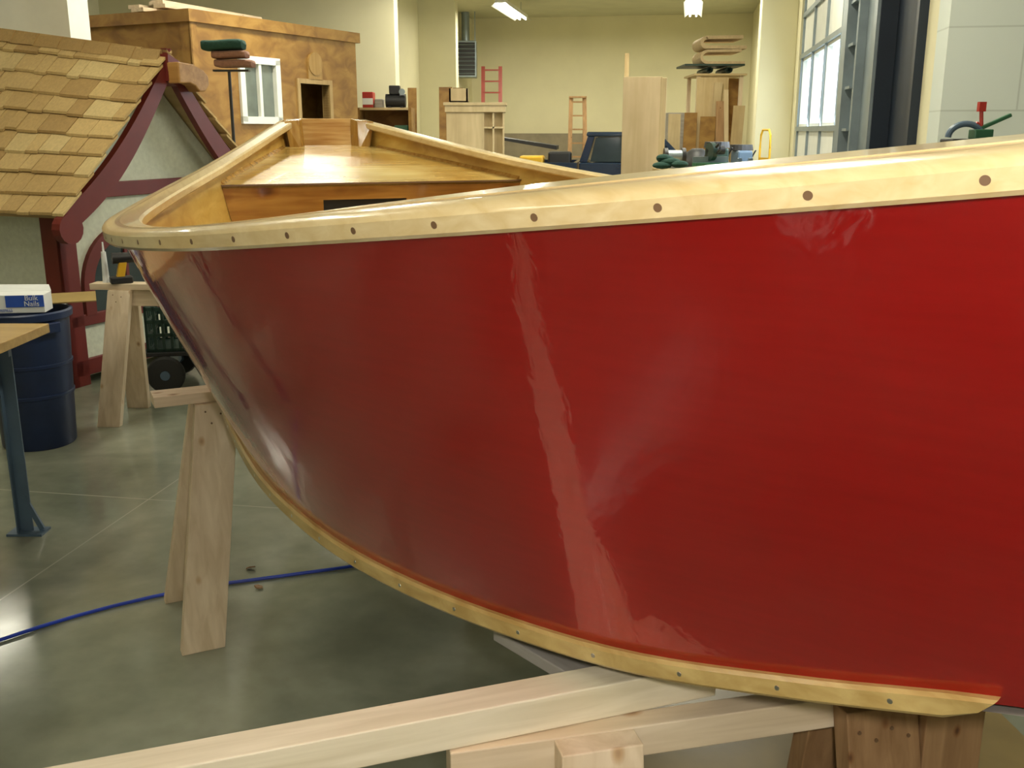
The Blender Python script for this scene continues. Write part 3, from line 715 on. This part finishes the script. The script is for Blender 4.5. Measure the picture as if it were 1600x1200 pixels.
mk('door_panel',G().bx((0,0,.05),(hw,.02,zt2-.11)),M['tanply'],cb,bevel=.003)
mk('carcass',G().bx((0,.02,0),(hw,.2,zt2-.11)).bx((Wc-.02,0,0),(Wc,.1,zt2-.11)).bx((hw,.08,0),(Wc,.1,zt2-.11)).bx((hw,0,0),(hw+.02,.1,zt2-.11)),M['tanply'],cb)
for k in range(5): mk('shelf_board',G().bx((hw+.02,0,.05+k*.37),(Wc-.02,.08,.07+k*.37)),M['tanply'],cb)
mk('divider',G().bx(((hw+Wc)/2-.01,0,0),((hw+Wc)/2+.01,.08,zt2-.11)),M['tanply'],cb)
mk('wood_crate',G().bx((0,0,0),(.22,.25,.02)).bx((0,0,0),(.02,.25,.16)).bx((.2,0,0),(.22,.25,.16)).bx((0,0,0),(.22,.02,.16)).bx((0,.23,0),(.22,.25,.16)),M['tanply'],label='open pale plywood drawer box on the cabinet',cat='box',loc=(a.x+.03,Yc+.1,zt2))
ph=sight(727,92,22.6)
ht=thing('unit_heater','grey gas unit heater hung near the far wall','heater',(ph.x,ph.y,ph.z-.38))
mk('housing',G().bx((-.24,0,0),(.24,.5,.76)),M['steel'],ht,bevel=.01)
mk('grille_back',G().bx((-.21,-.012,.04),(.21,-.001,.72)),M['black'],ht)
for i in range(8): mk('louvre',G().box((0,-.02,.08+.085*i),(.42,.03,.008),0,Matrix.Rotation(.5,3,'X')),M['steel'],ht)
mk('flue_pipe',G().cyl((0,.25,.76),(0,.25,CE-ph.z+.38),.09,.09,14),M['steel'],ht,smooth=True)
for x in(-.22,.2): mk('hanger',G().bx((x,.1,.76),(x+.02,.12,CE-ph.z+.38)),M['steel'],ht)
def ladder(name,px0,px1,py0,Y,mat,label,tl,n=9,back=False):
    a=sight(px0,py0,Y);b=sight(px1,py0,Y);z=a.z;w=b.x-a.x
    T=thing(name,label,'ladder',((a.x+b.x)/2,Y,0))
    fl=1.35 if back else 1.0
    for sd in(-1,1): mk('side_rail',G().beam((sd*w/2*fl,0,0),(sd*w/2,tl,z),.05,.08),mat,T)
    for i in range(n):
        k=(i+.7)/n;x=w/2*(fl+(1-fl)*k);mk('rung',G().beam((-x,tl*k,z*k),(x,tl*k,z*k),.06,.03),mat,T)
    if back:
        for sd in(-1,1): mk('rear_rail',G().beam((sd*w/2*1.2,tl*2.2,0),(sd*w/2,tl+.04,z-.1),.03,.04),mat,T)
        mk('top_cap',G().bx((-w/2-.04,tl-.1,z),(w/2+.04,tl+.12,z+.03)),mat,T)
ladder('extension_ladder',753,781,100,21.8,M['redl'],'red fibreglass extension ladder leaning on the far wall',.9,12)
ladder('step_ladder',894,915,152,20.5,M['warmblock'],'old wooden step ladder standing near the far wall',.35,8,True)
# ---------------------------------------------------------------- truck
tx=sight(905,230,15).x
TR=RA*.6
T=thing('pickup_truck','dark blue compact pickup truck parked crosswise with loaded bed','truck',(tx,15,0),TR)
def side(poly,y0,y1,mat,name,lab=None,bevel=.02):
    return mk(name,G().prism([Vector((x,y0,z)) for x,z in poly],(0,y1-y0,0)),mat,T,lab,bevel=bevel)
side([(0,.45),(2.35,.45),(2.4,.75),(2.3,.98),(1.55,1.05),(0,1.05)],0,1.65,M['truck'],'body')
side([(0,1.05),(.12,1.05),(.22,1.42),(.12,1.42)],.03,1.62,M['truck'],'rear_pillar',None,.01)
for y in(.03,1.55): side([(1.5,1.05),(1.6,1.05),(1.22,1.42),(1.12,1.42)],y,y+.07,M['truck'],'front_pillar',None,.01)
mk('roof_panel',G().bx((.1,.03,1.42),(1.24,1.62,1.49)),M['truck'],T,bevel=.03)
for y in(.06,1.56): side([(.16,1.06),(1.48,1.06),(1.14,1.41),(.24,1.41)],y,y+.01,M['glassd'],'side_window','dark side window glass',0)
g=G();g.bx((-1.95,0,.5),(-.03,.06,1.05));g.bx((-1.95,1.59,.5),(-.03,1.65,1.05));g.bx((-1.95,.06,.5),(-1.9,1.59,1.05));g.bx((-.09,.06,.5),(-.03,1.59,1.05));g.bx((-1.9,.06,.5),(-.09,1.59,.6))
mk('cargo_bed',g,M['truck'],T,bevel=.01)
for x in(-1.25,1.8):
    for y in(.08,1.57):
        w=mk('wheel',G().lathe((0,0,0),[(.05,-.1),(.22,-.1),(.31,-.09),(.33,-.05),(.33,.05),(.31,.09),(.22,.1),(.05,.1)],28).cyl((0,0,-.08),(0,0,.08),.2,.2,20),M['rubber'],T,smooth=True);w.location=(x,y,.33);w.rotation_euler=(math.radians(90),0,0)
mk('bumper',G().bx((2.38,0,.45),(2.5,1.65,.62)),M['steel'],T,bevel=.02)
for y in(.2,1.3): mk('headlight',G().bx((2.34,y,.7),(2.4,y+.2,.85)),M['whitep'],T)
mk('mirror',G().bx((1.2,-.15,1.08),(1.28,0,1.22)),M['black'],T)
def inbed(name,x,y,d,mat,label,cat,z=.602,rz=0):
    c=math.cos(TR);s_=math.sin(TR)
    return mk(name,G().bx((-d[0]/2,-d[1]/2,0),(d[0]/2,d[1]/2,d[2])),mat,label=label,cat=cat,loc=(tx+x*c-y*s_,15+x*s_+y*c,z),rz=TR+rz,bevel=.03)
inbed('toolbox',-.30,.35,(.34,.4,.60),M['black'],'black jobsite tool case in the truck bed','toolbox')
inbed('tool_case',-.72,.35,(.36,.4,.54),M['yellow'],'dull yellow tool case in the truck bed','toolbox')
g=G();g.hexa([(-1.15,.0,.0),(-.2,.0,-.16),(-.2,.6,-.16),(-1.15,.6,.0),(-1.15,0,.04),(-.2,0,-.10),(-.2,.6,-.10),(-1.15,.6,.04)])
mk('bed_cover',g,M['black'],label='black folding cover panel propped on the truck bed',cat='panel',loc=(tx-.1,15.75,1.38),rz=TR)
# ---------------------------------------------------------------- tall panel box
a=sight(972,200,9);zt3=sight(1000,120,9).z
tp=thing('tall_plywood_box','tall pale plywood column box standing on end','box',(a.x,9,0),-.12)
mk('face_panel',G().bx((0,0,0),(.32,.018,zt3)),M['paleply'],tp,bevel=.002)
mk('side_panel',G().bx((.32,0,0),(.338,.3,zt3)).bx((0,.018,0),(.018,.3,zt3)).bx((.338,.01,0),(.375,.03,zt3-.01)),M['tanply'],tp,bevel=.002)
mk('back_panel',G().bx((.018,.28,0),(.32,.3,zt3)).bx((.018,.018,zt3-.02),(.32,.28,zt3)),M['plyz'],tp)
# ---------------------------------------------------------------- lumber rack right
Y=17.;x0=sight(1088,150,Y).x;x1=sight(1160,150,Y).x;zz0=sight(1100,118,Y).z
rk=thing('lumber_rack','timber storage rack with plywood front near the overhead doors','rack',(x0,Y,0))
w=x1-x0
for x in(0,w-.06):
    for y in(0,.9): mk('post',G().bx((x,y,0),(x+.06,y+.06,zz0)),M['pinez'],rk)
mk('shelf_board',G().bx((-.05,-.05,zz0),(w+.05,1.0,zz0+.03)),M['plyx'],rk)
mk('front_panel',G().bx((.0,-.02,0),(w*.68,-.002,zz0-.03)),M['plyz'],rk,'plywood sheet front')
mk('side_panel',G().bx((w*.68,.3,0),(w,.32,zz0-.03)),M['osbz'],rk)
mk('shelf_board',G().bx((0,0,1.2),(w*.67,.96,1.23)),M['plyx'],rk)
for i,q in enumerate(((1108,1120,128,M['tanply'],'long tan board leaning on the rack',.10),(1139,1157,165,M['plyz'],'narrow plywood offcut leaning on the rack',.08),(1124,1137,158,M['warmblock'],'brown offcut board leaning on the rack',-.05),(1092,1116,182,M['osbz'],'brown sheathing offcut leaning on the rack',.03),(1068,1088,176,M['osbz'],'brown sheathing offcut leaning beside the cabinet',.02),(1045,1064,178,M['tanply'],'tan plywood offcut leaning beside the cabinet',.0),(1143,1150,140,M['paleply'],'pale offcut strip leaning on the rack',-.12))):
    lean('plywood_panel',q[0],q[1],q[2],16.90-.032*i,q[3],q[4],.018,.003,q[5])
def rl(name,x,y,z,L,r,mat,label):
    prof=[]
    for k in range(60):
        a=k*.33;rr=r*(.25+.75*k/59);prof.append((rr*math.cos(a),rr*math.sin(a)))
    g=G()
    for k in range(59):
        (a0,b0),(a1,b1)=prof[k],prof[k+1];s1=.93
        g.hexa([(a0*s1,0,b0*s1),(a1*s1,0,b1*s1),(a1,0,b1),(a0,0,b0),(a0*s1,L,b0*s1),(a1*s1,L,b1*s1),(a1,L,b1),(a0,L,b0)])
    mk(name,g,[mat],label=label,cat='roll',loc=(x,y,z+r),group='rolls on the lumber rack')
rl('tarp_roll',x0+.20,Y,zz0+.031,.9,.06,M['dgreen'],'dark green rolled tarp on the rack')
rl('tarp_roll',x0+.52,Y,zz0+.031,.9,.06,M['dgreen'],'dark green rolled tarp on the rack')
mk('green_sheet',G().bx((0,0,0),(.98,.9,.03)),M['dgreen'],label='dark green corrugated sheet sticking out of the rack',cat='sheet',loc=(x0-.2,Y+.03,zz0+.155))
def fold(x,y,z,wd,hh,th,mat,label):
    g=G();pts=[(wd*.9,hh*1.06)]
    for k in range(17):
        a=math.pi/2+math.pi*k/16;pts.append((hh/2*math.cos(a),hh/2+hh/2*math.sin(a)))
    pts.append((wd,0));czm=hh/2
    for k in range(len(pts)-1):
        (a0,b0),(a1,b1)=pts[k],pts[k+1]
        f=lambda p:(p[0]+(th if p[0]<0 else 0), czm+(p[1]-czm)*(1-2*th/hh))
        c0,c1=f((a0,b0)),f((a1,b1))
        g.hexa([(a0,0,b0),(a1,0,b1),(c1[0],0,c1[1]),(c0[0],0,c0[1]),(a0,.8,b0),(a1,.8,b1),(c1[0],.8,c1[1]),(c0[0],.8,c0[1])])
    mk('foam_pad',g,mat,label=label,cat='foam',loc=(x,y,z))
fold(x0+.16,Y+.05,zz0+.187,.62,.22,.04,M['foam'],'folded tan foam pad on the rack')
fold(x0+.14,Y+.05,zz0+.422,.66,.20,.05,M['foam'],'folded cream foam pad on top of another pad')
boxat('storage_cabinet',1043,176,1068,245,17.3,.4,M['greyboard'],'grey brown storage cabinet against the rack','cabinet',True)
# ---------------------------------------------------------------- machine table
Y=8.2;zt4=sight(1100,266,Y).z;x0=sight(1035,270,Y).x;x1=sight(1195,270,Y).x
tb_=thing('machine_table','long tool table carrying saws','table',(x0,Y,0))
mk('top',G().bx((0,0,zt4-.04),(x1-x0,.6,zt4)),M['plyx'],tb_,bevel=.003)
for x in(.02,x1-x0-.08):
    for y in(.02,.52): mk('leg',G().bx((x,y,0),(x+.06,y+.06,zt4-.04)),M['pinez'],tb_)
ms=thing('miter_saw','green and black miter saw on the tool table','saw',(x0+.46,Y+.32,zt4),.3)
mk('base',G().cyl((0,0,0),(0,0,.04),.10,.10,24).bx((-.17,-.05,0),(.17,.03,.05)),M['green'],ms,bevel=.003)
mk('fence',G().bx((-.16,.03,.05),(.16,.045,.10)),M['steel'],ms)
mk('blade_guard',G().cyl((-.02,.02,.14),(.02,.02,.14),.075,.075,24),M['dgreen'],ms,smooth=True)
mk('motor',G().cyl((.02,.03,.15),(.12,.03,.15),.04,.035,16),M['black'],ms,smooth=True)
mk('handle',G().tube([(0,-.06,.18),(0,-.12,.21),(0,-.13,.16),(0,-.08,.13)],.012,8),M['black'],ms,smooth=True)
mk('arm',G().beam((0,.12,.03),(0,.05,.16),.04,.04),M['black'],ms)
gr=thing('bench_grinder','grey bench grinder on the tool table','grinder',(x0+.16,Y+.42,zt4))
mk('motor',G().cyl((-.06,0,.10),(.06,0,.10),.05,.05,18),M['steel'],gr,smooth=True)
for x in(-.09,.06): mk('wheel_guard',G().cyl((x,0,.10),(x+.03,0,.10),.07,.07,20),M['black'],gr,smooth=True)
mk('foot',G().bx((-.05,-.05,0),(.05,.05,.055)),M['steel'],gr,bevel=.005)
vv=thing('bench_vise','small dark bench vise on the tool table','vise',(x0+.72,Y+.25,zt4))
mk('jaw',G().bx((-.06,-.04,0),(.06,.04,.04)).bx((-.06,-.03,.04),(-.03,.03,.09)).bx((.03,-.03,.04),(.06,.03,.09)),M['bluesteel'],vv,bevel=.004)
mk('screw_bar',G().cyl((.06,0,.05),(.12,0,.05),.01).cyl((.115,-.05,.05),(.115,.05,.05),.005),M['steel'],vv)
g=G()
for i in range(7): g.ell((random.uniform(-.07,.07),random.uniform(-.05,.05),.035+.01*i),(.06+random.random()*.03,.05,.03),12)
mk('cloth',g,M['greenf'],label='crumpled dark green cloth on the tool table',cat='cloth',loc=(x0+.08,Y+.12,zt4),smooth=True)
def drillpress(px,py,Y,lab,mat):
    p=sight(px,py,Y);D=thing('drill_press',lab,'drill press',(p.x,Y,0))
    mk('base',G().bx((-.15,-.2,0),(.15,.2,.05)),mat,D,bevel=.01)
    mk('column',G().cyl((0,.1,.05),(0,.1,p.z-.05),.035,.035,16),M['steel'],D,smooth=True)
    mk('table',G().cyl((0,-.05,p.z-.45),(0,-.05,p.z-.42),.14,.14,20),M['steel'],D)
    mk('head',G().bx((-.08,-.16,p.z-.22),(.08,.2,p.z-.02)),mat,D,bevel=.02)
    mk('pulley_cover',G().cyl((0,.06,p.z-.02),(0,.06,p.z+.04),.13,.12,20),M['black'],D)
    mk('quill',G().cyl((0,-.1,p.z-.32),(0,-.1,p.z-.22),.025,.03,12),M['steel'],D)
    for a in(0,2.1,4.2): mk('spoke',G().cyl((.08,-.05,p.z-.12),(.12,-.05+.12*math.cos(a),p.z-.12+.12*math.sin(a)),.008,.008,8),M['black'],D)
drillpress(1122,228,10.2,'dark green floor drill press behind the tool table',M['dgreen'])
drillpress(1160,232,11.0,'grey blue floor drill press behind the tool table',M['bluesteel'])
p=sight(1090,232,9.6);sv=thing('shop_vacuum','blue and black shop vacuum raised on a stand','vacuum',(p.x,p.y,0))
mk('stand',G().bx((-.16,-.16,0),(.16,.16,p.z-.42)),M['tanply'],sv,bevel=.005)
mk('drum',G().lathe((0,0,p.z-.42),[(0,0),(.13,0),(.15,.04),(.15,.26),(0,.26)],24),M['bluesteel'],sv,smooth=True)
mk('lid',G().lathe((0,0,p.z-.16),[(0,0),(.16,0),(.16,.04),(.11,.12),(.05,.16),(0,.16)],24),M['black'],sv,smooth=True)
p=sight(1197,203,12.3)
hd=thing('hand_truck','yellow tubular hand truck standing by the pillar','hand truck',(p.x,p.y,0),-1.35)
mk('frame',G().tube([(-.13,0,.12),(-.13,0,1.3),(-.12,0,p.z-.06),(-.08,0,p.z),(.08,0,p.z),(.12,0,p.z-.06),(.13,0,1.3),(.13,0,.12)],.014,8),M['yellow'],hd,smooth=True)
for z in(.4,.8,1.15): mk('crossbar',G().bx((-.13,-.01,z),(.13,.01,z+.04)),M['yellow'],hd)
mk('toe_plate',G().bx((-.2,-.25,0),(.2,0,.012)),M['steel'],hd)
for x in(-.22,.22): mk('wheel',G().cyl((x-.03,.08,.12),(x+.03,.08,.12),.12,.12,22),M['rubber'],hd,smooth=True)
# ---------------------------------------------------------------- pipe vise behind gunwale
p=sight(1522,217,3.3)
vs_=thing('pipe_vise_stand','tripod pipe vise with dark jaw and red handle','vise',(p.x,p.y,0))
for q in(.5,2.6,4.7): mk('leg',G().cyl((.32*math.cos(q),.32*math.sin(q),0.0),(.04*math.cos(q),.04*math.sin(q),p.z-.03),.014,.014,10),M['steel'],vs_,smooth=True)
mk('head_plate',G().bx((-.09,-.05,p.z-.03),(.10,.05,p.z)),M['black'],vs_,bevel=.004)
mk('yoke',G().tube([(-.03+.055*math.cos(a),0,p.z+.005+.042*math.sin(a)) for a in arc(.2,math.pi,14)],.010,10),M['bluesteel'],vs_,smooth=True)
mk('jaw',G().bx((-.01,-.025,p.z),(.05,.025,p.z+.03)).beam((.01,0,p.z+.03),(.11,0,p.z+.075),.016,.012),M['green'],vs_,bevel=.003)
mk('screw_handle',G().cyl((.02,0,p.z+.03),(.012,0,p.z+.10),.006,.006,10).bx((.002,-.009,p.z+.085),(.024,.009,p.z+.115)).beam((.0,0,p.z+.05),(.03,0,p.z+.02),.012,.012),M['redp'],vs_)
# ---------------------------------------------------------------- ceiling lights
def fixture(u,w,power,zl=3.7,L=2.5):
    c=rm(u,w,zl)
    T=thing('fluorescent_light','long white fluorescent strip light hung from the ceiling','light',c,RA,'shop strip lights')
    mk('housing',G().bx((-.1,-L/2,.03),(.1,L/2,.08)),M['white'],T)
    mk('reflector',G().prism([Vector((-.17,-L/2,-.03)),Vector((-.1,-L/2,.035)),Vector((.1,-L/2,.035)),Vector((.17,-L/2,-.03)),Vector((.165,-L/2,-.03)),Vector((.098,-L/2,.028)),Vector((-.098,-L/2,.028)),Vector((-.165,-L/2,-.03))],(0,L,0)),M['white'],T)
    for x in(-.06,.06): mk('tube',G().cyl((x,-L/2+.03,0),(x,L/2-.03,0),.018,.018,10),M['tube'],T)
    for y in(-L*.4,L*.4): mk('hanger',G().cyl((0,y,.08),(0,y,CE-zl),.006,.006,6),M['steel'],T)
    l=bpy.data.lights.new('strip_lamp','AREA');l.shape='RECTANGLE';l.size=.3;l.size_y=L;l.energy=power;l.color=(1,.94,.76)
    o=bpy.data.objects.new('strip_lamp',l);COL.objects.link(o);o.location=(c.x,c.y,c.z-.05);o.rotation_euler=(0,0,RA)
for u in(-3.45,-.05):
    for w,pw in((19.8,95),(14.2,85),(8.8,92)): fixture(u,w,pw)
fixture(-.05,4.0,85);fixture(-3.45,4.0,26);fixture(-.05,-.5,26);fixture(-3.45,-.5,5);fixture(-.05,-4.5,8);fixture(-3.45,-4.5,5)
fixture(3.6,.5,12)
fixture(-7,8,22)
def area(loc,target,sx,sy,e,c):
    l=bpy.data.lights.new('daylight','AREA');l.shape='RECTANGLE';l.size=sx;l.size_y=sy;l.energy=e;l.color=c
    o=bpy.data.objects.new('daylight',l);COL.objects.link(o);o.location=loc
    o.rotation_euler=(Vector(target)-Vector(loc)).to_track_quat('-Z','Y').to_euler()
area(tuple(rm(1.2,10.6,1.9)),tuple(rm(-3,10.6,1)),3.6,.8,90,(.8,.9,1))
l=bpy.data.lights.new('camera_flash','SPOT');l.energy=48;l.spot_size=math.radians(105);l.spot_blend=.8;l.shadow_soft_size=.03;l.color=(1,.95,.88)
o=bpy.data.objects.new('camera_flash',l);COL.objects.link(o);o.location=(.05,-.03,1.57);o.rotation_euler=(math.radians(71),0,math.radians(-10))
wd=bpy.data.worlds.new('world');S.world=wd;wd.use_nodes=True
wd.node_tree.nodes['Background'].inputs[0].default_value=(.75,.85,1,1);wd.node_tree.nodes['Background'].inputs[1].default_value=.4
